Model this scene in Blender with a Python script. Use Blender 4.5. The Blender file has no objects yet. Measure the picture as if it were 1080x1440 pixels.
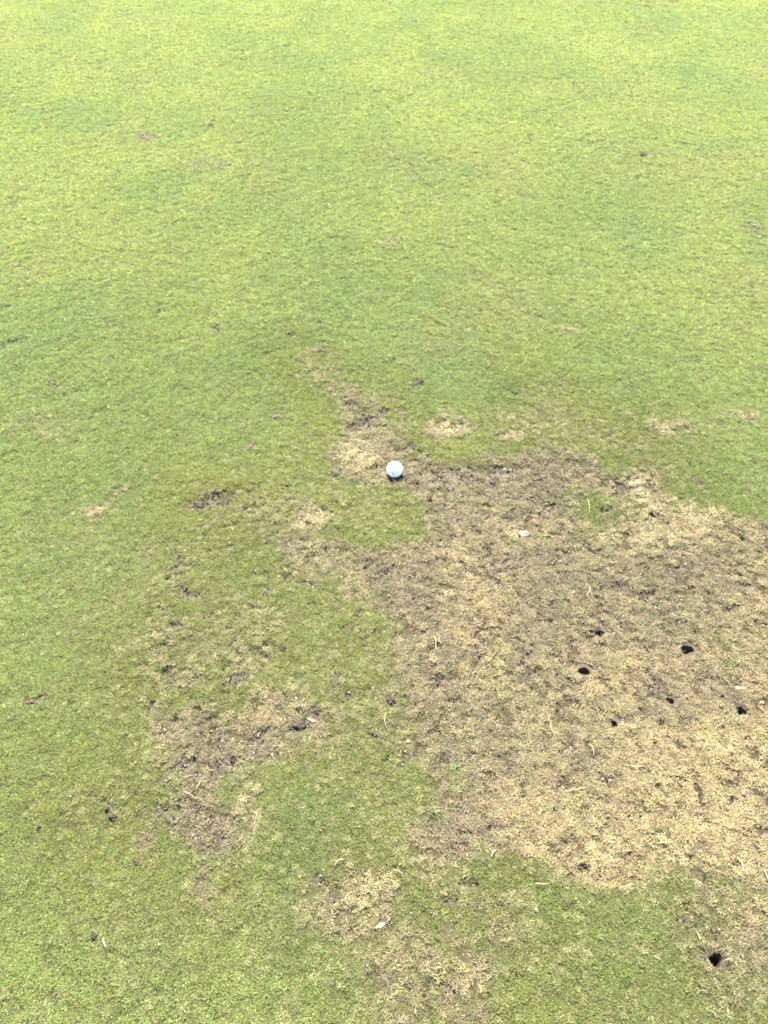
import bpy, bmesh, math, random
import numpy as np
from mathutils import Vector, Matrix, Euler

R = math.radians
random.seed(7)
rng = np.random.default_rng(11)
scene = bpy.context.scene
col = scene.collection

# ------------------------------------------------------------------ camera, sky, sun, exposure
CAM_H, PITCH, F_PX = 1.46, R(44.0), 1180.0        # eye height, tilt below the horizon, focal length for 1440 rows
cam_data = bpy.data.cameras.new("camera")
cam_data.sensor_fit = 'VERTICAL'
cam_data.sensor_height = 36.0
cam_data.lens = 36.0 * F_PX / 1440.0
cam_data.clip_start = 0.02
cam_data.clip_end = 2000.0
cam = bpy.data.objects.new("camera", cam_data)
cam.location = (0, 0, CAM_H)
cam.rotation_euler = (R(90) - PITCH, 0, 0)
col.objects.link(cam)
scene.camera = cam

SUN_EL, SUN_AZ = R(60.0), R(-6.0)                 # azimuth from +Y towards +X
world = bpy.data.worlds.new("World")
scene.world = world
world.use_nodes = True
wn = world.node_tree
sky = wn.nodes.new("ShaderNodeTexSky")
sky.sky_type = 'NISHITA'
sky.sun_disc = False
sky.sun_elevation = SUN_EL
sky.sun_rotation = SUN_AZ
wn.links.new(sky.outputs[0], wn.nodes["Background"].inputs[0])
wn.nodes["Background"].inputs[1].default_value = 0.13

sun_data = bpy.data.lights.new("sun", 'SUN')
sun_data.energy = 5.0
sun_data.angle = R(0.5)
sun_data.color = (1.0, 0.96, 0.89)
sun = bpy.data.objects.new("sun", sun_data)
to_sun = Vector((math.sin(SUN_AZ) * math.cos(SUN_EL), math.cos(SUN_AZ) * math.cos(SUN_EL), math.sin(SUN_EL)))
sun.rotation_euler = to_sun.to_track_quat('Z', 'Y').to_euler()
sun.location = (0, 0, 6)
col.objects.link(sun)

vs = scene.view_settings
vs.view_transform = 'Standard'
vs.look = 'None'
vs.gamma = 1.0
vs.use_curve_mapping = False
vs.exposure = 2.40
scene.cycles.pixel_filter_type = 'BLACKMAN_HARRIS'
scene.cycles.filter_width = 1.75

# ------------------------------------------------------------------ surveying: photo sighting -> spot on the green
CP, SP = math.cos(PITCH), math.sin(PITCH)
def spot(px, py):
    u, v = (px - 540.0) / F_PX, (720.0 - py) / F_PX
    d = (u, CP + v * SP, -SP + v * CP)
    t = CAM_H / -d[2]
    return d[0] * t, d[1] * t
def metres(px, py):
    """ground metres per photo pixel across and along the line of sight at a spot"""
    x, y = spot(px, py)
    rng_ = math.sqrt(x * x + y * y + CAM_H ** 2)
    depth = y * CP + CAM_H * SP
    a = depth / F_PX
    return a, a * rng_ / CAM_H

# ------------------------------------------------------------------ noise
def _hash(ix, iy, seed):
    h = (ix.astype(np.int64) * 374761393 + iy.astype(np.int64) * 668265263 + seed * 982451653) & 0xFFFFFFFF
    h = ((h ^ (h >> 13)) * 1274126177) & 0xFFFFFFFF
    h = ((h ^ (h >> 16)) * 2246822519) & 0xFFFFFFFF
    return ((h ^ (h >> 15)) & 0xFFFFFF) / float(0xFFFFFF)
def vnoise(x, y, size, seed):
    a = R(17 + 31 * seed)
    X = (x * math.cos(a) - y * math.sin(a)) / size
    Y = (x * math.sin(a) + y * math.cos(a)) / size
    ix, iy = np.floor(X), np.floor(Y)
    fx, fy = X - ix, Y - iy
    fx = fx * fx * (3 - 2 * fx); fy = fy * fy * (3 - 2 * fy)
    a0 = _hash(ix, iy, seed); a1 = _hash(ix + 1, iy, seed)
    b0 = _hash(ix, iy + 1, seed); b1 = _hash(ix + 1, iy + 1, seed)
    return ((a0 + (a1 - a0) * fx) * (1 - fy) + (b0 + (b1 - b0) * fx) * fy) * 2 - 1
def fbm(x, y, size, seed, octaves=3, gain=0.55):
    s, a, t = 0.0, 1.0, 0.0
    for k in range(octaves):
        s = s + a * vnoise(x, y, size / 2.0 ** k, seed + 13 * k)
        t += a
        a *= gain
    return s / t
def sstep(a, b, v):
    t = np.clip((v - a) / (b - a), 0, 1)
    return t * t * (3 - 2 * t)
def mix(a, b, t):
    return a + (b - a) * t

# ------------------------------------------------------------------ the worn areas of the green, surveyed on the ground
def area(points):
    return np.array([spot(*p) for p in points])
def sd_area(x, y, P):
    """signed distance to a polygon, positive inside"""
    d2 = np.full(x.shape, 1e9)
    inside = np.zeros(x.shape, bool)
    n = len(P)
    for i in range(n):
        ax, ay = P[i]; bx, by = P[(i + 1) % n]
        ex, ey = bx - ax, by - ay
        t = np.clip(((x - ax) * ex + (y - ay) * ey) / (ex * ex + ey * ey + 1e-12), 0, 1)
        d2 = np.minimum(d2, (x - ax - t * ex) ** 2 + (y - ay - t * ey) ** 2)
        c = ((ay > y) != (by > y)) & (x < ex * (y - ay) / (ey if abs(ey) > 1e-12 else 1e-12) + ax)
        inside ^= c
    d = np.sqrt(d2)
    return np.where(inside, d, -d)

# (outline, strength of die-back, softness of the edge in metres)
DEAD_AREAS = [
 (area([(478,556),(520,582),(548,606),(600,636),(655,648),(705,642),(770,636),(832,648),(868,668),(905,664),(940,690),(962,712),
        (1002,730),(1040,742),(1090,736),(1180,750),(1260,770),(1330,820),(1370,900),(1350,1010),(1390,1100),(1340,1190),(1250,1230),(1160,1240),(1085,1228),(1040,1236),(1000,1240),(962,1246),(930,1228),(862,1238),
        (800,1244),(750,1246),(700,1232),(648,1216),(612,1186),(596,1150),(612,1100),(626,1062),(602,1030),(582,990),(592,940),
        (562,900),(556,860),(546,830),(504,808),(532,780),(566,764),(604,738),(592,700),(562,686),(520,680),(492,664),(470,640),
        (490,610),(474,578)]), 1.0, .030),
 (area([(216,1022),(262,1008),(302,984),(342,1000),(382,984),(430,1000),(456,1018),(430,1040),(380,1052),(332,1086),(312,1110),
        (332,1140),(312,1190),(290,1236),(264,1192),(224,1180),(230,1140),(240,1100),(214,1060)]), .88, .030),
 (area([(186,930),(240,860),(318,826),(372,880),(392,940),(380,1000),(300,1000),(200,1010)]), .34, .06),
 (area([(378,782),(420,744),(470,752),(540,768),(566,800),(546,850),(490,814),(430,812)]), .55, .03),
 (area([(440,1244),(482,1208),(540,1214),(572,1250),(592,1300),(640,1316),(700,1346),(720,1450),(560,1490),(520,1420),(530,1360),
        (490,1310),(450,1284)]), .58, .035),
 (area([(938,1240),(1080,1226),(1160,1250),(1210,1330),(1170,1410),(1060,1404),(982,1392),(962,1340),(946,1290)]), .58, .05),
 (area([(520,900),(600,930),(640,1010),(690,1060),(640,1090),(540,1080),(500,1030),(420,1050),(400,1010),(500,960)]), .38, .05),
 (area([(580,1190),(700,1230),(820,1250),(760,1300),(690,1340),(600,1320),(560,1240)]), .36, .05),
 (area([(700,1340),(830,1390),(1080,1400),(1080,1480),(680,1480)]), .30, .06),
 (area([(180,1010),(200,780),(300,690),(420,640),(480,560),(620,630),(900,650),(1120,740),(1120,1420),(430,1470),(400,1210),(290,1260),(200,1200)]), .17, .08),
 (area([(540,690),(620,740),(560,800),(580,900),(560,960),(620,1050),(600,1160),(640,1230),(700,1260),(760,1200),(700,900),(700,760)]), .55, .05),
 (area([(90,1120),(230,1080),(240,1180),(170,1200),(110,1170)]), .34, .06),
 (area([(400,500),(470,560),(490,640),(560,610),(620,640),(560,570),(460,520),(420,490)]), .38, .03),
 (area([(740,540),(930,600),(1010,720),(880,690),(800,640),(700,640)]), .26, .06),
 (area([(260,690),(380,690),(500,760),(420,800),(330,770)]), .30, .06),
]
# islands where live grass survives inside the dead area: x, y, half width, half height, strength
GREEN_ISLES = [(848,716,48,36,.9),(1012,892,60,34,.45),(1070,795,26,40,.5),(760,1215,26,14,.25),(730,940,40,40,.22),(650,1010,26,30,.3),
 (870,1110,40,26,.22),(930,1180,22,16,.35),(780,1010,26,24,.28),(1062,1040,26,40,.12),(690,990,28,24,.25),(640,690,30,14,.2),(930,815,50,26,.18)]
# bleached or straw-coloured spots: x, y, half width, half height, strength of die-back, paleness
PALE_SPOTS = [(634,600,30,15,.9,1),(716,613,24,9,.8,.8),(433,727,27,15,.95,1),(452,496,13,5,.75,.9),(893,686,32,16,.9,1),(905,712,20,9,.8,.8),
 (1058,586,26,7,.55,.9),(130,716,24,9,.5,.8),(172,684,12,7,.5,.8),(940,600,50,16,.35,.7),(545,338,26,6,.3,.7),(210,193,18,4,.7,.6),
 (500,630,34,22,.3,.8),(345,1140,14,40,.5,.7),(738,750,14,7,.6,1),(500,1245,34,30,.4,.75),(530,1262,18,14,.4,.4),(290,740,40,10,.2,.6),
 (800,465,16,6,.3,.8),(1062,318,12,4,.6,.6),(980,720,40,12,.5,.9),(905,760,50,16,.3,.8),(440,780,30,20,.2,.4),(60,600,50,20,.2,.5),
 (280,230,50,14,.22,.6),(40,380,46,12,.2,.6)]
# where the dead mat is bleached to pale tan: x, y, half width, half height, strength (elsewhere it is weathered grey-brown)
TAN_ZONES = [(655,800,85,62,.85),(965,1060,150,120,1),(1010,1180,110,60,1),(770,1160,130,60,.8),(980,745,90,22,.75),(860,960,90,50,.75),
 (505,640,40,26,.8),(590,890,50,50,.3),(500,1250,40,30,.8),(620,1370,40,40,.4),(1100,1000,60,160,.9),(700,900,60,60,.4),(370,920,30,50,.5),
 (360,1010,50,20,.6)]
# thin, scuffed turf with flecks of bare soil
SCUFFED = [(area([(370,690),(470,640),(560,690),(600,760),(585,860),(560,930),(620,1010),(660,1100),(560,1100),(450,1050),(330,1060),(300,1230),
        (220,1190),(215,1060),(190,930),(220,790),(270,690)]), .66),
 (area([(480,560),(620,640),(880,660),(1090,740),(1100,900),(900,900),(760,1000),(760,1240),(620,1210),(580,1000),(570,760)]), .62),
 (area([(430,1200),(560,1200),(700,1240),(760,1330),(740,1450),(500,1450),(430,1290)]), .62),
 (area([(930,1230),(1090,1230),(1090,1410),(960,1400)]), .5)]
# torn and bare soil: chains of spots with half thickness in photo pixels and strength
SOIL_LINES = [
 ([(478,562),(498,576),(515,590),(530,582),(545,580)],6,.9),([(495,590),(520,600)],6,.6),([(556,606),(580,624),(606,640)],7,.75),
 ([(628,656),(660,660),(724,662)],8,.7),([(650,680),(720,690),(780,672)],14,.42),([(860,672),(890,690),(872,690)],7,.75),
 ([(276,708),(300,704),(316,700)],15,.85),([(322,712),(348,712)],4,.7),([(38,988),(54,984),(70,980)],8,.9),([(398,694),(420,678)],5,.6),
 ([(346,627),(360,628)],5,.7),([(578,537),(592,537)],5,.9),([(722,553),(748,560)],9,.42),([(214,750),(208,778)],7,.5),
 ([(228,806),(250,818),(268,838),(282,828)],7,.8),([(286,860),(330,880)],6,.6),([(430,748),(466,770),(470,796)],12,.48),
 ([(384,770),(400,800),(430,812)],10,.4),([(404,1022),(428,1016),(450,1010)],11,.85),([(380,1050),(410,1056)],10,.55),
 ([(548,1068),(560,1052)],7,.75),([(524,1032),(545,1042)],5,.7),([(572,1046),(600,1050),(628,1060)],8,.7),([(482,958),(496,974)],7,.65),
 ([(526,964),(544,966)],7,.65),([(545,986),(556,985)],6,.85),([(150,1138),(160,1152)],7,.8),([(440,1244),(444,1266),(460,1284)],11,.7),
 ([(460,1290),(530,1340),(560,1400)],22,.45),([(228,1044),(262,1050)],6,.6),([(250,1030),(300,1040),(330,1020)],10,.55),
 ([(240,1150),(300,1160),(310,1190)],30,.70),([(260,1090),(300,1080),(390,1050)],26,.64),([(288,1220),(292,1238)],9,.5),
 ([(640,1130),(650,1160),(690,1170)],16,.6),([(690,1190),(730,1240)],14,.45),([(620,1090),(640,1120)],14,.35),
 ([(800,800),(870,830),(930,850)],26,.38),([(930,790),(1010,800),(1050,760)],20,.42),([(880,880),(950,860)],16,.4),
 ([(905,912),(930,936)],14,.4),([(920,960),(944,984)],9,.8),([(850,890),(868,898)],6,.7),([(1036,984),(1060,1002)],9,.6),([(850,1016),(872,1010)],9,.4),
 ([(700,900),(740,960),(790,930)],20,.32),([(660,980),(690,1040)],20,.36),([(960,1290),(990,1300),(1000,1330)],12,.55),
 ([(984,1330),(1000,1348),(1030,1356)],12,.45),([(950,1250),(980,1280)],14,.4),([(700,1370),(730,1420)],16,.3),([(184,1010),(160,1024)],6,.5),
 ([(190,1210),(194,1214)],6,.6),([(130,1314),(134,1316)],6,.6),([(300,760),(340,780)],8,.35),([(270,770),(286,778)],6,.45),
 ([(200,916),(300,916)],3,.35),([(255,905),(275,912)],9,.5),([(280,1000),(290,1010)],6,.5),([(322,1220),(346,1220)],5,.5),
 ([(404,1222),(420,1224)],5,.5),([(770,640),(860,668)],8,.45),([(985,600),(1000,676)],4,.2),([(982,676),(990,680)],6,.6),
 ([(220,434),(228,438)],3,.7),([(8,486),(28,484)],3,.6),([(300,458),(310,460)],3,.7),([(448,450),(452,452)],3,.7),([(402,469),(412,471)],4,.8),
 ([(70,540),(80,541)],4,.75),([(180,520),(200,516)],3,.45),([(246,544),(264,540)],3,.4),([(384,585),(396,586)],4,.6),
 ([(868,474),(884,470)],4,.45),([(1000,495),(1008,500)],4,.4),([(196,192),(216,193)],3,.7),([(290,176),(300,178)],2,.7),
 ([(900,217),(908,218)],2,.8),([(850,246),(856,246)],2,.5),([(1056,316),(1072,322)],2,.5),([(576,284),(620,284)],2,.45),([(910,178),(926,182)],2,.5),
 ([(600,652),(700,690),(790,700)],26,.5),([(390,770),(470,770),(545,800)],22,.5),([(870,1120),(900,1130)],8,.3),([(1050,1112),(1070,1118)],5,.4),([(965,1180),(976,1192)],7,.55),([(816,1216),(830,1222)],4,.7)]
SOIL_W = []
for pts, thick, stren in SOIL_LINES:
    P = [spot(*p) for p in pts]
    mx = sum(p[0] for p in pts) / len(pts); my = sum(p[1] for p in pts) / len(pts)
    a, b = metres(mx, my)
    SOIL_W.append((P, thick * a * 1.05, b / a, stren))
def blob(x, y, px, py, rx, ry):
    cx, cy = spot(px, py)
    a, b = metres(px, py)
    q = ((x - cx) / (rx * a)) ** 2 + ((y - cy) / (ry * b)) ** 2
    return np.exp(-q * .9)
# holes in the turf: sighting, radius in metres, depth, label
HOLES = [
 (844, 888, .0095, .055, "small neat dark hole with a grey scrape of soil leading from its rim"),
 (967, 911, .0125, .060, "widest dark round hole, set in grey-green worn turf"),
 (822, 942, .0110, .060, "plain dark round hole in tan straw next to the small neat hole"),
 (944, 982, .0075, .014, "shallow hole filled with loose grey soil crumbs in pale straw"),
 (1044, 998, .0105, .055, "ragged dark hole with a dark soil smear trailing from it in pale straw"),
 (864, 1017, .0085, .045, "smallest dark hole ringed by sparse green blades in dead straw"),
 (1007, 1349, .0110, .060, "lone dark round hole with a dark root curling from its rim"),
]
HOLE_XY = [spot(h[0], h[1]) for h in HOLES]
BALL_PX = (555, 664.5)
BALL_XY = spot(*BALL_PX)

def fields(x, y):
    wx = x + .030 * fbm(x, y, .16, 3) + .014 * vnoise(x, y, .035, 5)
    wy = y + .034 * fbm(x, y, .16, 4) + .016 * vnoise(x, y, .035, 6)
    dead = np.zeros(x.shape)
    ragged = fbm(x, y, .09, 21, 3)
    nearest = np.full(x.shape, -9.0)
    for P, s, w in DEAD_AREAS:
        sd = sd_area(wx, wy, P)
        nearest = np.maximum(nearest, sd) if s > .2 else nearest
        dead = np.maximum(dead, s * sstep(-2.1 * w, 2.1 * w, sd + ragged * w * 2.2))
    for px, py, rx, ry, s in GREEN_ISLES:
        dead = dead * (1 - s * blob(wx, wy, px, py, rx, ry))
    pale = np.zeros(x.shape)
    for px, py, rx, ry, s, p in PALE_SPOTS:
        b = blob(wx, wy, px, py, rx, ry)
        dead = np.maximum(dead, np.minimum(1, s * b * 1.25))
        pale = np.maximum(pale, p * b)
    soil = np.zeros(x.shape)
    for P, thick, stretch, s in SOIL_W:
        d2 = np.full(x.shape, 1e9)
        for (ax, ay), (bx, by) in zip(P[:-1], P[1:]):
            ex, ey = bx - ax, (by - ay) / stretch
            X, Y = wx - ax, (wy - ay) / stretch
            t = np.clip((X * ex + Y * ey) / (ex * ex + ey * ey + 1e-12), 0, 1)
            d2 = np.minimum(d2, (X - t * ex) ** 2 + (Y - t * ey) ** 2)
        soil = np.maximum(soil, s * np.exp(-d2 / (thick * thick) * .75))
    fleck = .55 * vnoise(x, y, .017, 81) + .50 * vnoise(x, y, .0095, 83) + .42 * vnoise(x, y, .075, 85)
    for P, s in SCUFFED:
        m = sstep(-.07, .06, sd_area(wx, wy, P))
        soil = np.maximum(soil, m * s * sstep(.24, .66, fleck) * 1.2)
    tan = np.zeros(x.shape)
    for px, py, rx, ry, s in TAN_ZONES:
        tan = np.maximum(tan, s * blob(wx, wy, px, py, rx, ry))
    crumb = .6 * vnoise(x, y, .022, 31) + .5 * vnoise(x, y, .011, 33) + .45 * fbm(x, y, .07, 35, 2)
    # worn ground also opens up at random inside the dead area
    base = .20 * sstep(.45, 1.0, dead) + .05 * sstep(.15, .5, dead)
    soil_a = sstep(.34, .72, np.maximum(soil, base) + .34 * crumb * sstep(.02, .3, np.maximum(soil, base)))
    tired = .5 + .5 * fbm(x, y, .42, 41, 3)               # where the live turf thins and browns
    yellow = .5 + .5 * fbm(x * .8, y * .62, .34, 43, 4, .65)
    lush = .5 + .5 * fbm(x, y, .46, 47, 3)
    wear = np.maximum(soil, .0)
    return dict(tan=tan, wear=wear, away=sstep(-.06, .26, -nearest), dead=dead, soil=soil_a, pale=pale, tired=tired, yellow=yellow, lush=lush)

def height(x, y, f):
    h = .0022 * vnoise(x, y, .05, 51) + .0011 * vnoise(x, y, .018, 52) + .010 * fbm(x, y, 1.6, 53, 2)
    h = h - .0045 * sstep(.3, .9, f['dead']) - .0045 * f['soil']
    h = h + f['soil'] * (0.0042 * vnoise(x, y, .020, 54) + .0030 * vnoise(x, y, .010, 55))
    return h
def heights_at(P):
    P = np.array(P, float)
    return height(P[:, 0], P[:, 1], fields(P[:, 0], P[:, 1]))
def height_at(x, y):
    X, Y = np.array([x], float), np.array([y], float)
    return float(height(X, Y, fields(X, Y))[0])

# ------------------------------------------------------------------ materials
def new_mat(name):
    m = bpy.data.materials.new(name)
    m.use_nodes = True
    nt = m.node_tree
    b = nt.nodes["Principled BSDF"]
    return m, nt, b
def nd(nt, kind, **kw):
    n = nt.nodes.new(kind)
    for k, v in kw.items():
        setattr(n, k, v)
    return n
def ramp(nt, stops):
    n = nt.nodes.new("ShaderNodeValToRGB")
    e = n.color_ramp.elements
    while len(e) < len(stops):
        e.new(.5)
    for el, (p, c) in zip(e, stops):
        el.position = p
        el.color = (*c, 1)
    return n
def mixc(nt, fac, a, b, mode='MIX'):
    n = nt.nodes.new("ShaderNodeMix")
    n.data_type = 'RGBA'
    n.blend_type = mode
    for sock, v in ((n.inputs[0], fac), (n.inputs[6], a), (n.inputs[7], b)):
        if hasattr(v, "is_linked") or hasattr(v, "links"):
            nt.links.new(v, sock)
        elif isinstance(v, (int, float)):
            sock.default_value = v
        else:
            sock.default_value = (*v, 1)
    return n.outputs[2]
def noise_tex(nt, scale, detail=4, rough=.6, coord=None):
    n = nt.nodes.new("ShaderNodeTexNoise")
    n.inputs["Scale"].default_value = scale
    n.inputs["Detail"].default_value = detail
    n.inputs["Roughness"].default_value = rough
    if coord is not None:
        nt.links.new(coord, n.inputs["Vector"])
    return n.outputs["Fac"]

def blade_material(name, translucency, rough, spec):
    m, nt, b = new_mat(name)
    tint = nd(nt, "ShaderNodeAttribute", attribute_type='INSTANCER', attribute_name="tint")
    shade = nd(nt, "ShaderNodeAttribute", attribute_type='GEOMETRY', attribute_name="shade")
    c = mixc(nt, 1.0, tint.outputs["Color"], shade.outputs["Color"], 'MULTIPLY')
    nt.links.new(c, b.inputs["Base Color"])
    b.inputs["Roughness"].default_value = rough
    b.inputs["Specular IOR Level"].default_value = spec
    tr = nt.nodes.new("ShaderNodeBsdfTranslucent")
    c2 = mixc(nt, 1.0, c, (1.25, 1.2, .95), 'MULTIPLY')
    nt.links.new(c2, tr.inputs["Color"])
    mx = nt.nodes.new("ShaderNodeMixShader")
    mx.inputs[0].default_value = translucency
    nt.links.new(b.outputs[0], mx.inputs[1])
    nt.links.new(tr.outputs[0], mx.inputs[2])
    nt.links.new(mx.outputs[0], nt.nodes["Material Output"].inputs["Surface"])
    return m
M_GRASS = blade_material("live_grass", .50, .48, .45)
M_STRAW = blade_material("dead_straw", .20, .62, .25)
M_CRUMB, nt, b = new_mat("soil_crumb")
tint = nd(nt, "ShaderNodeAttribute", attribute_type='INSTANCER', attribute_name="tint")
nt.links.new(tint.outputs["Color"], b.inputs["Base Color"])
b.inputs["Roughness"].default_value = .95
b.inputs["Specular IOR Level"].default_value = .15

M_GROUND, nt, b = new_mat("turf_ground")
tc = nd(nt, "ShaderNodeTexCoord")
geo = tc.outputs["Object"]
at_d = nd(nt, "ShaderNodeAttribute", attribute_type='GEOMETRY', attribute_name="dead")
at_s = nd(nt, "ShaderNodeAttribute", attribute_type='GEOMETRY', attribute_name="soil")
at_o = nd(nt, "ShaderNodeAttribute", attribute_type='GEOMETRY', attribute_name="open")
n1 = noise_tex(nt, 160, 5, .65, geo)
n2 = noise_tex(nt, 24, 4, .6, geo)
n3 = noise_tex(nt, 2.2, 4, .6, geo)
thatch = ramp(nt, [(.30, (.024, .026, .009)), (.70, (.060, .064, .021))]); nt.links.new(n1, thatch.inputs[0])
straw = ramp(nt, [(.30, (.018, .013, .007)), (.72, (.062, .046, .024))]); nt.links.new(n1, straw.inputs[0])
soil = ramp(nt, [(.25, (.019, .014, .009)), (.52, (.062, .049, .033)), (.80, (.140, .112, .076))]); nt.links.new(n1, soil.inputs[0])
far = ramp(nt, [(.30, (.085, .135, .030)), (.70, (.140, .185, .042))]); nt.links.new(n3, far.inputs[0])
soil2 = mixc(nt, n2, soil.outputs[0], (.070, .056, .039))
c = mixc(nt, at_d.outputs["Fac"], thatch.outputs[0], straw.outputs[0])
c = mixc(nt, at_s.outputs["Fac"], c, soil2)
c = mixc(nt, at_o.outputs["Fac"], c, far.outputs[0])
nt.links.new(c, b.inputs["Base Color"])
b.inputs["Roughness"].default_value = .95
b.inputs["Specular IOR Level"].default_value = .12
bump = nd(nt, "ShaderNodeBump")
bump.inputs["Strength"].default_value = .7
bump.inputs["Distance"].default_value = .004
nt.links.new(n1, bump.inputs["Height"])
nt.links.new(bump.outputs[0], b.inputs["Normal"])

def earth_material(name, lo, hi, scale=220, bump_d=.003):
    m, nt, b = new_mat(name)
    co = nd(nt, "ShaderNodeTexCoord").outputs["Object"]
    n = noise_tex(nt, scale, 5, .65, co)
    r = ramp(nt, [(.3, lo), (.72, hi)])
    nt.links.new(n, r.inputs[0])
    nt.links.new(r.outputs[0], b.inputs["Base Color"])
    b.inputs["Roughness"].default_value = .95
    b.inputs["Specular IOR Level"].default_value = .12
    bp = nd(nt, "ShaderNodeBump")
    bp.inputs["Strength"].default_value = .8
    bp.inputs["Distance"].default_value = bump_d
    nt.links.new(n, bp.inputs["Height"])
    nt.links.new(bp.outputs[0], b.inputs["Normal"])
    return m
M_SOIL = earth_material("loose_soil", (.025, .019, .012), (.104, .082, .054))
M_SHAFT = earth_material("damp_soil", (.045, .033, .020), (.105, .078, .048))
M_CLOD = earth_material("dark_clod", (.017, .013, .009), (.078, .061, .043))
M_CLOD2 = earth_material("reddish_clod", (.034, .024, .017), (.125, .092, .066))
M_FLAKE = earth_material("bleached_flake", (.27, .24, .15), (.42, .39, .28), 120, .001)
M_STEM = earth_material("pale_stem", (.17, .14, .075), (.28, .24, .14), 150, .0008)
M_CHIP = earth_material("grey_chip", (.085, .075, .06), (.15, .135, .11), 160, .001)
M_ROOT = earth_material("dark_root", (.035, .025, .016), (.08, .058, .04), 200, .001)
M_WEED = earth_material("weed_leaf", (.05, .105, .026), (.085, .145, .038), 120, .0008)
M_STALK = earth_material("weed_stalk", (.10, .18, .04), (.16, .24, .06), 120, .0008)

M_BALL, nt, b = new_mat("ball_cover")
n = noise_tex(nt, 60, 3, .5, nd(nt, "ShaderNodeTexCoord").outputs["Object"])
r = ramp(nt, [(.3, (.78, .79, .80)), (.7, (.84, .845, .85))])
nt.links.new(n, r.inputs[0]); nt.links.new(r.outputs[0], b.inputs["Base Color"])
b.inputs["Roughness"].default_value = .28
b.inputs["Coat Weight"].default_value = .3
b.inputs["Coat Roughness"].default_value = .12
M_PRINT, nt, b = new_mat("ball_print")
n = noise_tex(nt, 900, 3, .5, nd(nt, "ShaderNodeTexCoord").outputs["Object"])
r = ramp(nt, [(.3, (.045, .065, .14)), (.7, (.09, .125, .22))])
nt.links.new(n, r.inputs[0]); nt.links.new(r.outputs[0], b.inputs["Base Color"])
b.inputs["Roughness"].default_value = .35
M_PRINT2, nt, b = new_mat("ball_print_faded")
n = noise_tex(nt, 900, 3, .5, nd(nt, "ShaderNodeTexCoord").outputs["Object"])
r = ramp(nt, [(.3, (.30, .36, .50)), (.7, (.42, .48, .62))])
nt.links.new(n, r.inputs[0]); nt.links.new(r.outputs[0], b.inputs["Base Color"])
b.inputs["Roughness"].default_value = .35

# ------------------------------------------------------------------ helpers for objects
def mesh_object(name, verts, faces, material, parent=None, smooth=False, collection=col):
    me = bpy.data.meshes.new(name)
    me.from_pydata([tuple(v) for v in verts], [], [tuple(f) for f in faces])
    if smooth:
        me.polygons.foreach_set("use_smooth", [True] * len(me.polygons))
    me.materials.append(material)
    me.update()
    o = bpy.data.objects.new(name, me)
    if collection is not None:
        collection.objects.link(o)
    o.parent = parent
    return o
def tag(o, label, category, group=None):
    o["label"] = label
    o["category"] = category
    if group:
        o["group"] = group
    return o
def empty(name, loc):
    o = bpy.data.objects.new(name, None)
    o.empty_display_size = .02
    o.location = loc
    col.objects.link(o)
    return o

# ------------------------------------------------------------------ the ground: one sheet to the horizon, fine where it is near
def build_ground():
    ys, y = [], -.75
    while y < 8.6:
        ys.append(y)
        y += .0066 * max(1.0, math.hypot(max(y, 0), CAM_H) / 1.75) ** 1.25
    step = .05
    while y < 900:
        ys.append(y); y += step; step *= 1.5
    ys = [-900, -300, -100, -40, -15, -6, -3, -1.8, -1.2, -.95] + ys
    s = np.linspace(-1, 1, 541)
    outer = np.array([1.04, 1.12, 1.3, 1.7, 2.6, 5, 12, 40, 150, 500])
    s = np.concatenate([-outer[::-1], s, outer])
    ys = np.array(ys)
    half = 1.75 + .36 * np.clip(ys, 0, 9)
    X = s[None, :] * half[:, None]
    Y = np.repeat(ys[:, None], len(s), 1)
    x, y = X.ravel(), Y.ravel()
    near = (np.abs(s)[None, :] <= 1.001) & (ys[:, None] > -.76) & (ys[:, None] < 8.6)
    near = near.ravel()
    f = fields(x, y)
    z = height(x, y, f)
    z[~near] *= .3
    nr, nc = len(ys), len(s)
    idx = np.arange(nr * nc).reshape(nr, nc)
    quads = np.stack([idx[:-1, :-1], idx[:-1, 1:], idx[1:, 1:], idx[1:, :-1]], -1).reshape(-1, 4)
    cx, cy = x[quads].mean(1), y[quads].mean(1)
    keep = np.ones(len(quads), bool)
    for (hx, hy) in HOLE_XY:
        keep &= (cx - hx) ** 2 + (cy - hy) ** 2 > .021 ** 2
    quads = quads[keep]
    me = bpy.data.meshes.new("ground")
    me.vertices.add(len(x))
    me.vertices.foreach_set("co", np.stack([x, y, z], -1).astype(np.float32).ravel())
    me.loops.add(len(quads) * 4)
    me.loops.foreach_set("vertex_index", quads.astype(np.int32).ravel())
    me.polygons.add(len(quads))
    me.polygons.foreach_set("loop_start", np.arange(0, len(quads) * 4, 4, dtype=np.int32))
    me.polygons.foreach_set("loop_total", np.full(len(quads), 4, np.int32))
    me.polygons.foreach_set("use_smooth", np.ones(len(quads), bool))
    me.update()
    me.validate()
    open_ = np.where(near, 0.0, 1.0)
    for nm, v in (("dead", np.clip(f['dead'], 0, 1)), ("soil", f['soil']), ("open", open_)):
        a = me.attributes.new(nm, 'FLOAT', 'POINT')
        a.data.foreach_set("value", v.astype(np.float32))
    me.materials.append(M_GROUND)
    o = bpy.data.objects.new("ground", me)
    col.objects.link(o)
    o["kind"] = "structure"
    return o
build_ground()

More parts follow.
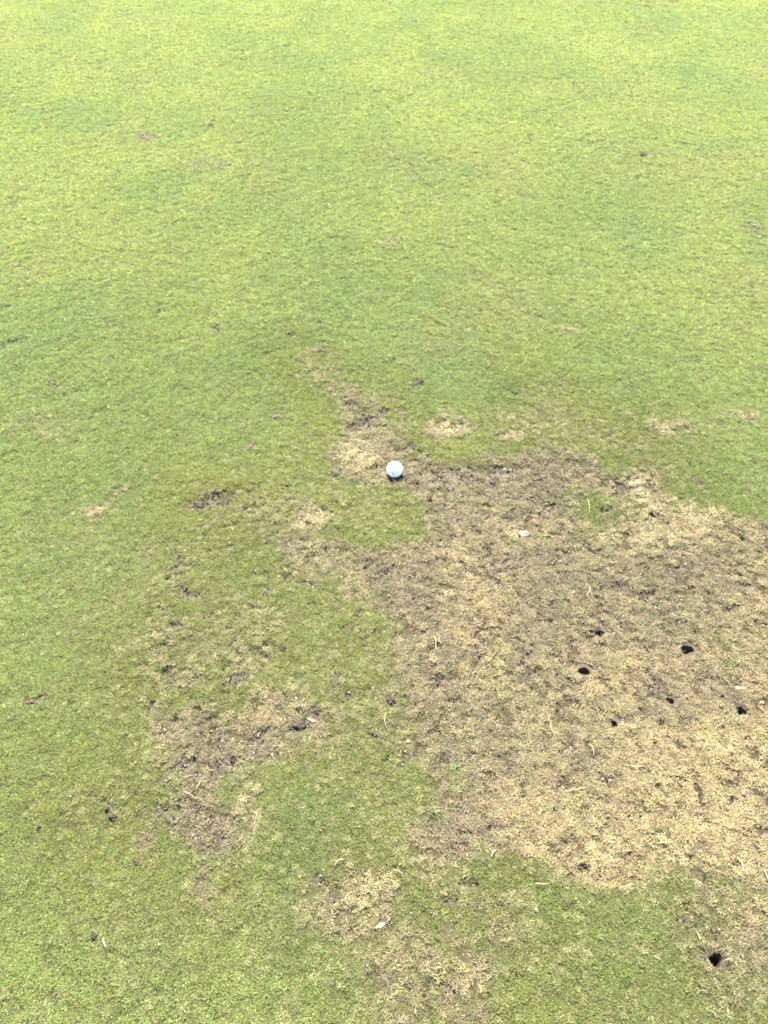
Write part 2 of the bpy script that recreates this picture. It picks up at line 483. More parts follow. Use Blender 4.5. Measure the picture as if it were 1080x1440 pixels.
# ------------------------------------------------------------------ the holes
def build_hole(k):
    px, py, r, depth, label = HOLES[k]
    hx, hy = HOLE_XY[k]
    rr = random.Random(100 + k)
    hz = height_at(hx, hy)
    t = empty("ground_hole", (hx, hy, hz))
    n = 28
    prof = [1 + .16 * math.sin(2 * a + k) + .10 * math.sin(3 * a + 2 * k) + rr.uniform(-.07, .07) for a in [2 * math.pi * i / n for i in range(n)]]
    # shaft
    v, f = [], []
    rings = [(.0, 1.0), (-.004, .97), (-.012, .94), (-depth * .5, .90), (-depth, .84)]
    for zz, sc in rings:
        for i in range(n):
            a = 2 * math.pi * i / n
            q = r * prof[i] * sc * (1 + rr.uniform(-.05, .05))
            v.append((q * math.cos(a), q * math.sin(a), zz - .0006))
    for j in range(len(rings) - 1):
        for i in range(n):
            a, b_ = j * n + i, j * n + (i + 1) % n
            f.append((a, b_, b_ + n, a + n))
    v.append((0, 0, -depth - .003))
    c = len(v) - 1
    for i in range(n):
        f.append(((len(rings) - 1) * n + i, (len(rings) - 1) * n + (i + 1) % n, c))
    mesh_object("shaft", v, f, M_SHAFT, t, True)
    # crumbled rim running out under the surrounding turf
    v, f = [], []
    ring = [1.0, 1.12, 1.35, 1.7, 2.2, 2.9]
    out = .033
    radii = [[mix(r * prof[i], out, (j / (len(ring) - 1)) ** 1.15) for i in range(n)] for j in range(len(ring))]
    hs = heights_at([(hx + radii[j][i] * math.cos(2 * math.pi * i / n), hy + radii[j][i] * math.sin(2 * math.pi * i / n))
                     for j in range(len(ring)) for i in range(n)])
    for j, q in enumerate(ring):
        for i in range(n):
            a = 2 * math.pi * i / n
            w = j / (len(ring) - 1)
            rad = radii[j][i]
            bumpy = rr.uniform(-.0009, .0014) * (1 - w)
            z = float(hs[j * n + i]) - hz - .0012 * w + bumpy
            z = mix(-.0006, z, sstep(0., .35, np.array(w)).item())
            v.append((rad * math.cos(a), rad * math.sin(a), z))
    for j in range(len(ring) - 1):
        for i in range(n):
            a, b_ = j * n + i, j * n + (i + 1) % n
            f.append((a, a + n, b_ + n, b_))
    mesh_object("rim", v, f, M_SOIL, t, True)
    tag(t, label, "hole", "holes punched in the worn turf")
for k in range(len(HOLES)):
    build_hole(k)

# ------------------------------------------------------------------ blades and crumbs: small models scattered over the green
def strip(verts, faces, shades, base, az, lean, length, width, bend, sh, segs=2, z0=0.0, twist=0.0):
    """one blade: a tapered strip that leans over and bends; az direction, lean from vertical"""
    px, py, pz = base
    ang = lean
    i0 = len(verts)
    sx, sy = -math.sin(az + twist), math.cos(az + twist)
    for s in range(segs + 1):
        w = width * .5 * (1.0, .92, .28)[s] if segs == 2 else width * .5 * (1 - .75 * s / segs)
        verts.append((px - sx * w, py - sy * w, pz))
        verts.append((px + sx * w, py + sy * w, pz))
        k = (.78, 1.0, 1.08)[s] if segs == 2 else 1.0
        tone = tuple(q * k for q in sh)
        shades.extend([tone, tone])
        step = length / segs
        px += math.cos(az) * math.sin(ang) * step
        py += math.sin(az) * math.sin(ang) * step
        pz += math.cos(ang) * step
        ang += bend / segs
    for s in range(segs):
        a = i0 + 2 * s
        faces.append((a, a + 1, a + 3, a + 2))
def tuft_collection(name, count, maker, material):
    c = bpy.data.collections.new(name)
    for k in range(count):
        v, f, sh = [], [], []
        maker(v, f, sh, random.Random(900 + k * 17 + len(name)))
        o = mesh_object(name + "_model", v, f, material, None, False, None)
        a = o.data.attributes.new("shade", 'FLOAT_COLOR', 'POINT')
        a.data.foreach_set("color", np.array([(*q, 1) for q in sh], np.float32).ravel())
        c.objects.link(o)
    return c
def hue(r, lo, hi, tan_share):
    q = r.uniform(lo, hi)
    if r.random() < tan_share:
        return (q * 1.28, q * .96, q * 1.35)      # a withered blade
    w = r.uniform(-.07, .07)
    return (q * (1 + w), q, q * (1 - w))
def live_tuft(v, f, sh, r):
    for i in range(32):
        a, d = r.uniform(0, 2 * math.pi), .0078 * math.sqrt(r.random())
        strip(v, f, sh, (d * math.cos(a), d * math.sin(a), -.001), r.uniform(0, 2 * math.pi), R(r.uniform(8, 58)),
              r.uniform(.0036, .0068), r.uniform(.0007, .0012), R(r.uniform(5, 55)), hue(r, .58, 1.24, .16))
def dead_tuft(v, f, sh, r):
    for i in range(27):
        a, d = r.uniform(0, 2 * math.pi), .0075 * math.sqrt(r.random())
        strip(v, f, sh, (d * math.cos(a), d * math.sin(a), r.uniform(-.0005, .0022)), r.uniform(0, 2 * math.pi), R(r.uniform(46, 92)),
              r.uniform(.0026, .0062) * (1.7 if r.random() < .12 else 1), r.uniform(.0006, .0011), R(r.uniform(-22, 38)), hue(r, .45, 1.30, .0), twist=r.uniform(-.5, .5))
def crumb(v, f, sh, r):
    bm = bmesh.new()
    bmesh.ops.create_icosphere(bm, subdivisions=1, radius=.5)
    for q in bm.verts:
        q.co *= r.uniform(.62, 1.25)
        q.co.z *= .72
    bm.verts.index_update()
    v.extend([tuple(q.co) for q in bm.verts])
    f.extend([tuple(q.index for q in p.verts) for p in bm.faces])
    sh.extend([(1, 1, 1)] * len(v))
    bm.free()
C_LIVE = tuft_collection("live_tuft", 9, live_tuft, M_GRASS)
C_DEAD = tuft_collection("straw_tuft", 9, dead_tuft, M_STRAW)
C_CRUMB = tuft_collection("crumb", 7, crumb, M_CRUMB)

def scatter_object(name, collection, x, y, z, rot, scl, tint, n_models, label, category):
    me = bpy.data.meshes.new(name)
    me.vertices.add(len(x))
    me.vertices.foreach_set("co", np.stack([x, y, z], -1).astype(np.float32).ravel())
    a = me.attributes.new("turn", 'FLOAT_VECTOR', 'POINT'); a.data.foreach_set("vector", rot.astype(np.float32).ravel())
    a = me.attributes.new("size", 'FLOAT_VECTOR', 'POINT'); a.data.foreach_set("vector", scl.astype(np.float32).ravel())
    a = me.attributes.new("pick", 'INT', 'POINT'); a.data.foreach_set("value", rng.integers(0, n_models, len(x)).astype(np.int32))
    a = me.attributes.new("tint", 'FLOAT_COLOR', 'POINT')
    a.data.foreach_set("color", np.concatenate([tint, np.ones((len(x), 1))], 1).astype(np.float32).ravel())
    o = bpy.data.objects.new(name, me)
    col.objects.link(o)
    g = bpy.data.node_groups.new(name + "_scatter", 'GeometryNodeTree')
    g.interface.new_socket("Geometry", in_out='INPUT', socket_type='NodeSocketGeometry')
    g.interface.new_socket("Geometry", in_out='OUTPUT', socket_type='NodeSocketGeometry')
    gi, go = g.nodes.new("NodeGroupInput"), g.nodes.new("NodeGroupOutput")
    ci = g.nodes.new("GeometryNodeCollectionInfo")
    ci.inputs[0].default_value = collection
    ci.inputs[1].default_value = True
    ci.inputs[2].default_value = True
    ip = g.nodes.new("GeometryNodeInstanceOnPoints")
    def named(nm, dt):
        q = g.nodes.new("GeometryNodeInputNamedAttribute")
        q.data_type = dt
        q.inputs[0].default_value = nm
        return q.outputs[0]
    e2r = g.nodes.new("FunctionNodeEulerToRotation")
    g.links.new(named("turn", 'FLOAT_VECTOR'), e2r.inputs[0])
    g.links.new(gi.outputs[0], ip.inputs["Points"])
    g.links.new(ci.outputs[0], ip.inputs["Instance"])
    ip.inputs["Pick Instance"].default_value = True
    g.links.new(named("pick", 'INT'), ip.inputs["Instance Index"])
    g.links.new(e2r.outputs[0], ip.inputs["Rotation"])
    g.links.new(named("size", 'FLOAT_VECTOR'), ip.inputs["Scale"])
    g.links.new(ip.outputs[0], go.inputs[0])
    m = o.modifiers.new("scatter", 'NODES')
    m.node_group = g
    o["kind"] = "stuff"
    o["label"] = label
    o["category"] = category
    return o

def candidates(dens0, seed):
    """random spots, denser where the green is seen from close by"""
    r = np.random.default_rng(seed)
    ye = np.linspace(-.7, 8.5, 400)
    yc = .5 * (ye[1:] + ye[:-1])
    dist = np.sqrt(np.clip(yc, 0, 9) ** 2 + CAM_H ** 2)
    dens = dens0 * np.clip(1.75 / dist, .2, 1.0) ** 1.10
    half = 1.70 + .35 * np.clip(yc, 0, 9)
    n = dens * (ye[1] - ye[0]) * 2 * half
    total = int(n.sum())
    cdf = np.concatenate([[0], np.cumsum(n)]) / n.sum()
    y = np.interp(r.random(total), cdf, ye)
    x = (r.random(total) * 2 - 1) * (1.70 + .35 * np.clip(y, 0, 9))
    grow = 1 / np.sqrt(np.clip(1.75 / np.sqrt(np.clip(y, 0, 9) ** 2 + CAM_H ** 2), .2, 1.0) ** 1.10)
    return x, y, grow, r
def clear_of(x, y, extra_ball=.0095):
    ok = (x - BALL_XY[0]) ** 2 + (y - BALL_XY[1]) ** 2 > extra_ball ** 2
    for (hx, hy), h in zip(HOLE_XY, HOLES):
        ok &= (x - hx) ** 2 + (y - hy) ** 2 > (h[2] + .0066) ** 2
    return ok

x, y, grow, r = candidates(26000, 5)
ok = clear_of(x, y)
x, y, grow = x[ok], y[ok], grow[ok]
f = fields(x, y)
z = height(x, y, f)
fine = vnoise(x, y, .020, 61) * .5 + vnoise(x, y, .055, 62) * .5
p_dead = np.clip(f['dead'] + (1.5 * fine + .5 * vnoise(x, y, .10, 63)) * f['dead'] * (1.02 - f['dead']), 0, 1)
p_dead = np.maximum(p_dead, .015 + .06 * sstep(.45, .85, f['tired'] + .25 * fine))
p_dead = np.where(f['dead'] > .93, np.maximum(p_dead, .88), p_dead)
u, u2 = r.random(len(x)), r.random(len(x))
bare = u2 < (.56 + .26 * sstep(.6, .85, f['wear'])) * f['soil']
pits = vnoise(x, y, .0115, 64) * .65 + vnoise(x, y, .021, 66) * .5          # pits between the mats of straw
bare |= (f['dead'] > .25) & (r.random(len(x)) < sstep(.11, .42, pits + .30 * f['wear'] + .10 - .14 * f['tan']) * .92 * sstep(.25, .8, f['dead']))
is_dead = (~bare) & (u < p_dead)
is_live = (~bare) & (~is_dead)
thin = r.random(len(x)) < .62 * sstep(.22, .55, pits)       # little gaps in the sward
is_live &= ~thin

def col3(*c):
    return np.array(c)
def lerp3(a, b, t):
    return a * (1 - t[:, None]) + b * t[:, None]
# live grass
s_ = is_live
n = int(s_.sum())
yl, lu, ti, de = f['yellow'][s_], f['lush'][s_], f['tired'][s_], f['dead'][s_]
t = lerp3(np.tile(col3(.188, .232, .061), (n, 1)), col3(.238, .268, .070), sstep(.26, .72, yl) * .85)
t = lerp3(t, col3(.150, .214, .064), .45 * sstep(.55, .80, lu))
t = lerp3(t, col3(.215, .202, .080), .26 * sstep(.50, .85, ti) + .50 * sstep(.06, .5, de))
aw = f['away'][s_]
t = lerp3(t, t * col3(1.16, 1.23, 1.42), aw)  # fresher turf clear of worn patches, partly backlit brightness put into the tint
calm = np.clip(1.7 - grow[s_] * .7, .22, 1.0)                      # far tufts stand for many plants, so they vary less
odd = r.random(n)
t = lerp3(t, col3(.240, .215, .100), (odd > .87) * .6 * calm)
t = lerp3(t, col3(.100, .130, .036), (odd < .10) * .5 * calm)
t = t * (1 + .30 * (r.random((n, 1)) - .5) * calm[:, None])
sc = grow[s_] * (.85 + .40 * r.random(n))
scl = np.stack([sc, sc, sc * (.85 + .35 * r.random(n)) * (1 - .22 * sstep(.1, .7, de))], -1)
rot = np.stack([R(9) * r.standard_normal(n), R(9) * r.standard_normal(n), 2 * math.pi * r.random(n)], -1)
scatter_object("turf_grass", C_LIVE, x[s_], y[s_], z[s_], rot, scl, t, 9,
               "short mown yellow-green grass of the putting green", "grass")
# dead straw
s_ = is_dead
n = int(s_.sum())
pa, de = f['pale'][s_], f['dead'][s_]
tone = .5 + .5 * fbm(x[s_], y[s_], .16, 71, 4, .75)
grey = .5 + .5 * fbm(x[s_], y[s_], .10, 73, 3)
tan = np.clip(f['tan'][s_] * 1.15 + .40 * (tone - .5), 0, 1)
t = lerp3(np.tile(col3(.156, .124, .066), (n, 1)), col3(.262, .198, .094), np.clip(.75 * tan + .55 * sstep(.40, .75, tone), 0, 1))
t = lerp3(t, col3(.145, .113, .066), .70 * sstep(.52, .78, grey))
t = lerp3(t, col3(.145, .112, .063), .75 * sstep(.15, .6, f['wear'][s_]))
t = lerp3(t, col3(.35, .29, .14), .8 * np.clip(pa, 0, 1))
t = lerp3(t, col3(.170, .175, .055), (r.random(n) < .16) * .7)
t = lerp3(t, col3(.185, .178, .066), .8 * (1 - sstep(.1, .6, de)))
t = t * (.62 + .86 * r.random((n, 1)))
sc = grow[s_] * (.80 + .45 * r.random(n)) * (.72 + .28 * sstep(.1, .6, de))
scl = np.stack([sc, sc, sc * (.8 + .5 * r.random(n))], -1)
rot = np.stack([R(12) * r.standard_normal(n), R(12) * r.standard_normal(n), 2 * math.pi * r.random(n)], -1)
scatter_object("dead_grass", C_DEAD, x[s_], y[s_], z[s_] + .0008 + .0022 * r.random(n), rot, scl, t, 9,
               "dry tan straw of dead grass matted over the worn patches", "dead grass")
# soil crumbs
x, y, grow, r = candidates(15000, 9)
ok = clear_of(x, y, .012)
x, y, grow = x[ok], y[ok], grow[ok]
f = fields(x, y)
keep = r.random(len(x)) < (.85 * f['soil'] + .16 * sstep(.4, 1, f['dead']))
x, y, grow = x[keep], y[keep], grow[keep]
x = np.repeat(x, 6); y = np.repeat(y, 6); grow = np.repeat(grow, 6)
x = x + .006 * r.standard_normal(len(x)); y = y + .006 * r.standard_normal(len(x))
ok = clear_of(x, y, .012)
x, y, grow = x[ok], y[ok], grow[ok]
f = fields(x, y)
z = height(x, y, f)
n = len(x)
size = np.minimum(grow, 1.5) * (.0015 + .0052 * r.random(n) ** 2.4)
scl = size[:, None] * (.75 + .6 * r.random((n, 3)))
rot = 2 * math.pi * r.random((n, 3))
g = r.random(n)
t = lerp3(np.tile(col3(.021, .016, .010), (n, 1)), col3(.185, .148, .096), sstep(.30, .8, g) * (1 - .55 * sstep(.5, .85, f['wear'])))
scatter_object("soil_crumbs", C_CRUMB, x, y, z + size * .18, rot, scl, t, 7,
               "grey-brown crumbs of torn soil lying in the bare spots", "soil")

# ------------------------------------------------------------------ the golf ball
def build_ball():
    rad = .02135
    bx_, by_ = BALL_XY
    bz = height_at(bx_, by_) + .0005
    t = empty("golf_ball", (bx_, by_, bz))
    bm = bmesh.new()
    bmesh.ops.create_icosphere(bm, subdivisions=6, radius=1.0)
    co = np.array([v.co[:] for v in bm.verts])
    co /= np.linalg.norm(co, axis=1)[:, None]
    nd_ = 344
    i = np.arange(nd_) + .5
    ph = np.arccos(1 - 2 * i / nd_)
    th = math.pi * (1 + 5 ** .5) * i
    D = np.stack([np.cos(th) * np.sin(ph), np.sin(th) * np.sin(ph), np.cos(ph)], -1)
    best = np.full(len(co), -1.0)
    for k in range(0, nd_, 43):
        best = np.maximum(best, (co @ D[k:k + 43].T).max(1))
    ang = np.arccos(np.clip(best, -1, 1))
    dim = np.clip(1 - (ang / .086) ** 2, 0, 1)
    co2 = co * (rad * (1 - .0125 * dim))[:, None]
    for v, c in zip(bm.verts, co2):
        v.co = (c[0], c[1], c[2] + rad)
    me = bpy.data.meshes.new("cover")
    bm.to_mesh(me)
    bm.free()
    me.polygons.foreach_set("use_smooth", [True] * len(me.polygons))
    me.materials.append(M_BALL)
    o = bpy.data.objects.new("cover", me)
    col.objects.link(o)
    o.parent = t
    # printed marks on the side that faces the player
    face = (Vector((0, 0, CAM_H)) - Vector((bx_, by_, bz + rad))).normalized()
    right = Vector((1, 0, 0))
    right = (right - face * right.dot(face)).normalized()
    up = face.cross(right)
    def mark(a0, b0, outline_w, outline_h, ring, material):
        nu, nv = 10, 12
        v, f = [], []
        for jv in range(nv + 1):
            for iu in range(nu + 1):
                if ring:
                    q = 2 * math.pi * iu / nu
                    rr_ = 1 - .48 * jv / nv
                    a, b_ = a0 + outline_w * math.cos(q) * rr_, b0 + outline_h * math.sin(q) * rr_
                else:
                    a = a0 + outline_w * (2 * iu / nu - 1) + .05 * outline_h * (2 * jv / nv - 1)
                    b_ = b0 + outline_h * (2 * jv / nv - 1)
                p = right * a + up * b_ + face * math.sqrt(max(0, 1 - a * a - b_ * b_))
                p = p * rad * 1.0025
                v.append((p.x, p.y, p.z + rad))
        for jv in range(nv):
            for iu in range(nu):
                q = jv * (nu + 1) + iu
                f.append((q, q + 1, q + nu + 2, q + nu + 1))
        return mesh_object("printed_mark", v, f, material, t, True)
    mark(-.47, -.33, .075, .10, True, M_PRINT)
    mark(-.20, -.34, .050, .27, False, M_PRINT)
    mark(-.12, -.60, .12, .035, False, M_PRINT)
    mark(.13, -.32, .035, .17, False, M_PRINT2)
    mark(.34, -.34, .09, .13, True, M_PRINT2)
    tag(t, "white dimpled golf ball with blue-grey print on bare straw patch", "golf ball")
build_ball()

# ------------------------------------------------------------------ single things lying on the green
def lump(name, px, py, w, d, h, material, label, category, seed, group=None, yaw=0.0, sink=.25, levels=3, rough=.42):
    """an irregular torn piece: a crumpled lump of real thickness"""
    X, Y = spot(px, py)
    r_ = random.Random(seed)
    bm = bmesh.new()
    bmesh.ops.create_icosphere(bm, subdivisions=levels, radius=1.0)
    off = r_.uniform(0, 50)
    co = np.array([v.co[:] for v in bm.verts])
    k = 1 + rough * vnoise(co[:, 0] + off, co[:, 1] + 1.7 * co[:, 2] + off, .75, seed % 50 + 1) \
          + rough * .6 * vnoise(co[:, 0] * 1.3 - co[:, 2] + off, co[:, 1] + off, .33, seed % 50 + 2)
    co = co * k[:, None]
    for v, c in zip(bm.verts, co):
        v.co = (c[0] * w / 2, c[1] * d / 2, (c[2] + 1 - 2 * sink) * h / 2)
    me = bpy.data.meshes.new(name)
    bm.to_mesh(me); bm.free()
    me.materials.append(material)
    o = bpy.data.objects.new(name, me)
    o.location = (X, Y, height_at(X, Y))
    o.rotation_euler = (0, 0, yaw)
    col.objects.link(o)
    return tag(o, label, category, group)
def size_px(px, py, w, d):
    a, b_ = metres(px, py)
    return w * a, d * b_
CLODS = [
 (585, 537, 17, 8, .009, M_CLOD, "dark scuffed clod with a pale sliver, alone on green turf beyond the ball"),
 (408, 470, 10, 4, .007, M_CLOD, "small dark crumb of soil in green turf, larger of the pair beyond the pale spot"),
 (450, 451, 6, 3, .006, M_CLOD, "tiny dark crumb of soil in green turf, farther of the pair beyond the pale spot"),
 (306, 459, 6, 3, .006, M_CLOD, "tiny dark speck of soil alone on smooth green turf"),
 (74, 540, 11, 6, .010, M_CLOD2, "small reddish-brown clod with pale edge on the green turf"),
 (207, 192, 17, 4, .008, M_CLOD2, "pinkish-brown torn flap of turf far out on the bright green"),
 (295, 177, 7, 3, .009, M_CLOD, "dark speck beside the far pinkish-brown turf flap"),
 (904, 217, 8, 3, .012, M_CLOD, "black speck of soil far out on the bright green"),
 (352, 627, 16, 6, .007, M_CLOD2, "reddish-brown scuffed clod on green turf between torn patch and ball"),
 (390, 586, 10, 4, .006, M_CLOD2, "small brown scuff of soil on green turf beyond the reddish clod"),
 (280, 711, 11, 8, .009, M_CLOD, "dark grey clod at the edge of the round torn patch"),
 (313, 703, 9, 9, .009, M_CLOD, "dark grey clod inside the round torn patch"),
 (303, 690, 8, 4, .007, M_CLOD2, "brown lifted flap along the back of the round torn patch"),
 (343, 712, 8, 4, .006, M_CLOD, "black crumb of soil just outside the round torn patch"),
 (46, 988, 15, 6, .008, M_CLOD2, "brown ridge of torn turf in the small scar on plain grass"),
 (63, 981, 13, 6, .008, M_CLOD2, "brown clod at the end of the small scar on plain grass"),
 (160, 1151, 11, 7, .008, M_CLOD, "dark clod of soil with a trailing tail in grass beside the grey bare patch"),
 (151, 1139, 6, 6, .007, M_CLOD, "dark crumb just behind the tailed clod in grass"),
 (192, 1212, 8, 8, .005, M_CLOD, "flat brown crumb of soil in plain grass before the grey bare patch"),
 (132, 1315, 8, 9, .006, M_CLOD, "brown crumb in plain grass behind the lone pale blade"),
 (56, 1166, 5, 5, .006, M_CLOD, "tiny grey-green crumb of soil in plain grass"),
 (549, 986, 12, 8, .009, M_CLOD, "black clod where green grass meets the big straw patch"),
 (420, 1019, 20, 10, .009, M_CLOD, "broad dark clod behind the pale leaf sliver"),
 (222, 437, 9, 3, .006, M_CLOD, "thin dark tear in smooth green turf"),
 (1047, 1117, 10, 6, .006, M_CHIP, "grey chip lying in pale straw below the holes"),
 (890, 1233, 9, 5, .006, M_CLOD, "dark crumb on the edge of straw and green near the lower grass island"),
 (820, 1217, 14, 6, .007, M_CLOD, "dark slanting clod at the lower edge of the straw patch"),
 (983, 677, 10, 6, .007, M_CLOD, "grey-brown clod in worn turf beyond the bleached spot"),
 (873, 690, 12, 5, .008, M_CLOD, "dark clod beside the bleached straw spot at the patch edge"),
]
for k, (px, py, w, d, h, m, lab) in enumerate(CLODS):
    wm, dm = size_px(px, py, w, d)
    lump("soil_clod", px, py, wm * 1.1, dm * 1.1, h * 1.5, m, lab, "soil clod", 40 + k, "loose clods and crumbs of torn soil", R(random.uniform(-15, 15)), .22, 2 if w < 9 else 3, .55)

def sheet_piece(name, px, py, length, width, thick, material, label, category, yaw, seed, curl=.35):
    """a torn flake: thin solid sheet with a ragged outline and a curl"""
    X, Y = spot(px, py)
    r_ = random.Random(seed)
    nu, nv = 14, 8
    top, bot = [], []
    edge0 = [r_.uniform(.30, 1.15) for _ in range(nu + 1)]
    edge1 = [r_.uniform(.30, 1.15) for _ in range(nu + 1)]
    for i in range(nu + 1):
        s = 2 * i / nu - 1
        env = max(.10, (1 - abs(s) ** 2.2)) ** .7
        for j in range(nv + 1):
            t_ = 2 * j / nv - 1
            e = edge1[i] if t_ > 0 else edge0[i]
            xx, yy = s * length / 2, t_ * width / 2 * env * e
            zz = curl * (abs(t_) ** 2 * width * .35 + .12 * length * s * s) + .06 * width * math.sin(5 * s + 3 * t_ + seed)
            top.append((xx, yy, zz + thick)); bot.append((xx, yy, zz))
    n = len(top)
    f = []
    for i in range(nu):
        for j in range(nv):
            a = i * (nv + 1) + j
            f.append((a, a + nv + 1, a + nv + 2, a + 1))
            f.append((n + a, n + a + 1, n + a + nv + 2, n + a + nv + 1))
    for i in range(nu):
        a, b_ = i * (nv + 1), (i + 1) * (nv + 1)
        f.append((a, n + a, n + b_, b_))
        a, b_ = a + nv, b_ + nv
        f.append((a, b_, n + b_, n + a))
    for j in range(nv):
        f.append((j, j + 1, n + j + 1, n + j))
        a = nu * (nv + 1) + j
        f.append((a, n + a, n + a + 1, a + 1))
    o = mesh_object(name, top + bot, f, material, None, True)
    o.location = (X, Y, height_at(X, Y) + .0026)
    o.rotation_euler = (R(r_.uniform(-8, 8)), R(r_.uniform(-8, 8)), yaw)
    return tag(o, label, category)
def flake(px, py, w, d, label, category, name, material, yaw, seed, curl=.35):
    wm, dm = size_px(px, py, w * .8, d * .8)
    return sheet_piece(name, px, py, wm, dm, .0012, material, label, category, yaw, seed, curl)
flake(737, 749, 21, 11, "bleached white flake lying in the tan straw before the ball", "flake", "bleached_flake", M_FLAKE, R(14), 3)
flake(720, 750, 14, 3, "thin pale shred beside the bleached white flake", "shred", "pale_shred", M_STEM, R(-6), 8)
flake(535, 1303, 19, 8, "whitish leaf fragment on the brown patch ringed by lower grass", "leaf fragment", "leaf_fragment", M_FLAKE, R(22), 4)
flake(438, 1011, 18, 6, "pale dry leaf sliver against the broad dark clod", "leaf sliver", "leaf_sliver", M_STEM, R(-24), 5)
flake(574, 1043, 9, 7, "small pale chip among dark soil at the straw patch edge", "chip", "pale_chip", M_STEM, R(30), 6)
flake(480, 1097, 9, 4, "small pale leaf bit on plain green grass", "leaf fragment", "leaf_fragment", M_STEM, R(-28), 7)
flake(1040, 968, 22, 6, "pale curled flake behind the ragged hole with the soil smear", "flake", "pale_flake", M_STEM, R(-6), 9)
flake(1072, 987, 8, 5, "small pale chip in straw beside the ragged hole", "chip", "pale_chip", M_STEM, R(12), 12)
flake(577, 538, 8, 4, "tiny whitish sliver tucked against the lone scuffed clod", "sliver", "pale_sliver", M_CHIP, R(10), 13)
flake(550, 1259, 12, 6, "pale grey shred at the edge of the lower brown patch", "shred", "pale_shred", M_CHIP, R(-30), 14)
flake(893, 1020, 22, 8, "faint bleached mat of straw beside the smallest hole", "straw mat", "straw_mat", M_STEM, R(18), 16)

def rod(name, sightings, width_px, material, label, category, lift=.007, arch=.004, group=None, seed=1):
    """a dry stem: a tapering tube lying over the turf through the sighted points"""
    P = [spot(*p) for p in sightings]
    n = max(6, 4 * (len(P) - 1))
    pts = []
    for i in range(n + 1):
        t_ = i / n * (len(P) - 1)
        k = min(int(t_), len(P) - 2)
        q = t_ - k
        p0, p1, p2, p3 = P[max(k - 1, 0)], P[k], P[k + 1], P[min(k + 2, len(P) - 1)]
        c = [.5 * ((2 * p1[j]) + (-p0[j] + p2[j]) * q + (2 * p0[j] - 5 * p1[j] + 4 * p2[j] - p3[j]) * q * q
             + (-p0[j] + 3 * p1[j] - 3 * p2[j] + p3[j]) * q ** 3) for j in (0, 1)]
        pts.append(c)
    ox, oy = P[0]
    oz = height_at(ox, oy)
    rad = width_px * metres(*sightings[0])[0] * .33
    v, f, m = [], [], 6
    hs = heights_at(pts)
    for i, (X, Y) in enumerate(pts):
        a, b_ = pts[max(i - 1, 0)], pts[min(i + 1, n)]
        tx, ty = b_[0] - a[0], b_[1] - a[1]
        L = math.hypot(tx, ty) + 1e-9
        sx, sy = -ty / L, tx / L
        w = i / n
        z = float(hs[i]) + lift + arch * math.sin(math.pi * w) - oz
        rr_ = rad * (1 - .55 * abs(2 * w - 1) ** 3)
        for q in range(m):
            an = 2 * math.pi * q / m
            v.append((X - ox + sx * rr_ * math.cos(an), Y - oy + sy * rr_ * math.cos(an), z + rr_ * .6 * math.sin(an)))
    for i in range(n):
        for q in range(m):
            a, b_ = i * m + q, i * m + (q + 1) % m
            f.append((a, b_, b_ + m, a + m))
    f.append(tuple(range(m))[::-1])
    f.append(tuple(n * m + q for q in range(m)))
    o = mesh_object(name, v, f, material, None, True)
    o.location = (ox, oy, oz)
    return tag(o, label, category, group)
GS = "pale dry stems lying on the straw"
rod("grass_clipping", [(147, 1320), (148, 1328), (151, 1336)], 2.4, M_FLAKE, "lone whitish clipping lying on plain green grass", "grass clipping")
rod("root", [(979, 1331), (988, 1333), (995, 1338), (1001, 1345)], 3.0, M_ROOT, "dark curved root running to the lone hole", "root", .005, .004)
rod("root", [(1015, 1356), (1022, 1361), (1029, 1363), (1033, 1360)], 2.4, M_ROOT, "short dark crooked root leaving the far side of the lone hole", "root", .004, .003)
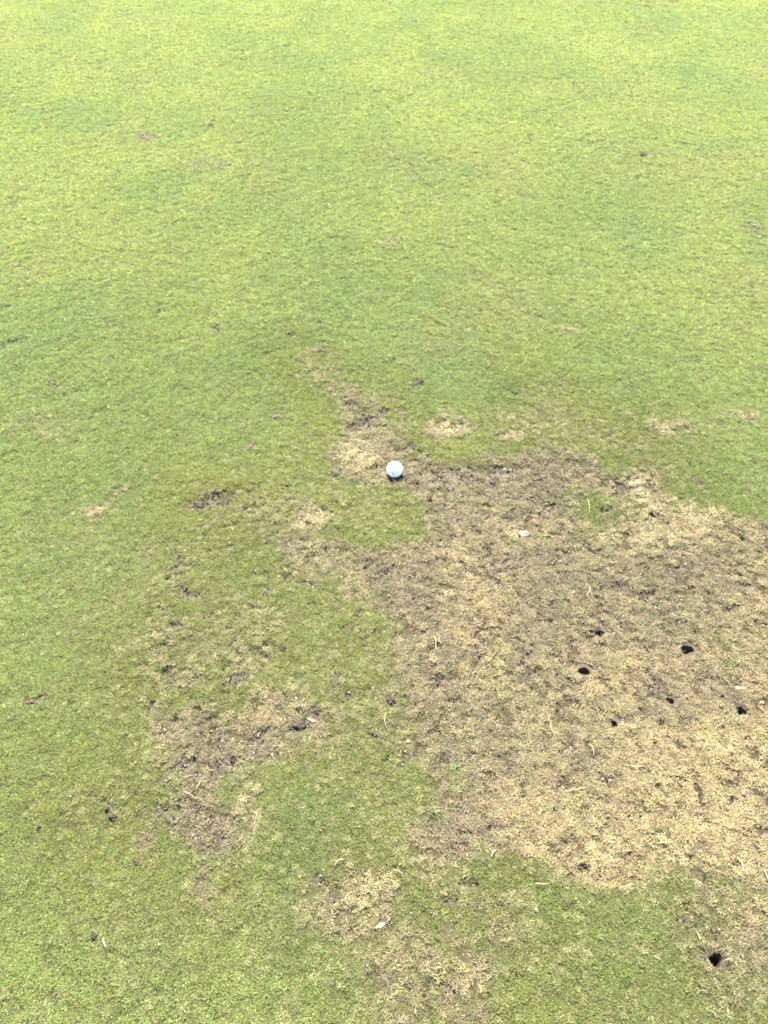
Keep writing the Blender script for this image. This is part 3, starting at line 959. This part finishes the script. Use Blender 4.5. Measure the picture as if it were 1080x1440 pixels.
STEMS = [
 ([(775, 1014), (774, 1022), (778, 1032)], 2.4, "pale hooked stem in straw beside the smallest hole"),
 ([(828, 1046), (833, 1054), (835, 1064)], 2.2, "short pale stem in straw before the smallest hole"),
 ([(759, 1136), (760, 1142), (759, 1148)], 2.4, "upright-looking pale stem in straw behind lower grass island"),
 ([(834, 1146), (834, 1152), (834, 1157)], 2.4, "short white stem in straw behind the lower grass island"),
 ([(796, 1113), (812, 1111), (828, 1108)], 2.2, "long pale stem lying crosswise in the middle of the straw"),
 ([(925, 1187), (936, 1187), (946, 1186)], 2.6, "bright crosswise stem at the lower edge of the straw"),
 ([(880, 1076), (894, 1080), (908, 1078)], 2.2, "arched pale stem in straw in front of the smallest hole"),
 ([(826, 700), (828, 712), (829, 722)], 1.6, "thin pale stem standing in the green island within the straw"),
 ([(610, 894), (613, 905), (612, 918)], 1.8, "pale bent stem at the boundary of green grass and straw"),
 ([(826, 820), (830, 830), (824, 838)], 1.8, "pale forked-looking stem in the greyish middle of the straw"),
 ([(1036, 1205), (1042, 1216), (1044, 1228)], 2.4, "pale stem in straw above the lone hole"),
 ([(1072, 1222), (1076, 1232), (1079, 1240)], 2.4, "pale stem at straw's edge above the lone hole, outer one of two"),
 ([(690, 1208), (694, 1200), (700, 1194)], 2.6, "tan slanting stem in dark mixed straw near the brown lower patch"),
 ([(1018, 1352), (1024, 1351), (1030, 1351)], 2.0, "short pale stem at the rim of the lone hole"),
 ([(978, 1310), (981, 1318), (983, 1325)], 2.4, "pale stem beside the dark curved root"),
 ([(1039, 1341), (1042, 1346), (1044, 1350)], 2.0, "small pale stem off to one side of the lone hole"),
 ([(543, 1008), (541, 1018), (544, 1028)], 1.8, "thin pale stem in mixed grass between dark clods"),
 ([(752, 1244), (762, 1246), (772, 1245)], 2.4, "grey-tan crosswise stem along the lower grass island"),
 ([(470, 1222), (476, 1214), (484, 1212)], 2.4, "pale stem curving on top of the lower brown patch"),
 ([(552, 1226), (560, 1228), (567, 1232)], 2.0, "thin pale stem where brown patch meets grass"),
 ([(283, 1098), (280, 1106), (276, 1112)], 2.0, "thin pale stem on the grey bare patch"),
 ([(258, 1116), (268, 1120), (276, 1126)], 2.0, "pale crooked stem lower on the grey bare patch"),
]
for k, (pts, w, lab) in enumerate(STEMS):
    rod("dry_stem", pts, w, M_STEM, lab, "dry stem", .0065, .003, GS, k)

# the small weed seedling
def build_weed():
    X, Y = spot(638, 1080)
    t = empty("weed_seedling", (X, Y, height_at(X, Y)))
    v, f = [], []
    m = 6
    for i in range(5):
        for q in range(m):
            an = 2 * math.pi * q / m
            v.append((.0009 * math.cos(an), .0009 * math.sin(an), .0085 * i / 4 - .002))
    for i in range(4):
        for q in range(m):
            a, b_ = i * m + q, i * m + (q + 1) % m
            f.append((a, b_, b_ + m, a + m))
    mesh_object("stalk", v, f, M_STALK, t, True)
    for k, (az, ln, wd, up) in enumerate([(20, .013, .0065, .25), (150, .012, .006, .3), (215, .014, .007, .12), (300, .011, .006, .35), (85, .010, .005, .5)]):
        v, f = [], []
        nu, nv = 8, 4
        for side in (0, 1):
            for i in range(nu + 1):
                s = i / nu
                w = wd * .5 * math.sin(math.pi * min(1, s * .92 + .08)) ** .8 + .0003
                for j in range(nv + 1):
                    t_ = 2 * j / nv - 1
                    v.append((s * ln, t_ * w, .0062 + up * ln * s * (1 - .6 * s) + abs(t_) * w * .35 - side * .0004))
        n = (nu + 1) * (nv + 1)
        for i in range(nu):
            for j in range(nv):
                a = i * (nv + 1) + j
                f.append((a, a + nv + 1, a + nv + 2, a + 1))
                f.append((n + a, n + a + 1, n + a + nv + 2, n + a + nv + 1))
        o = mesh_object("leaf", v, f, M_WEED, t, True)
        o.rotation_euler = (0, 0, R(az))
        o.scale = (.62, .62, .62)
    tag(t, "tiny bright green broad-leaved weed at the straw patch edge", "weed")
build_weed()
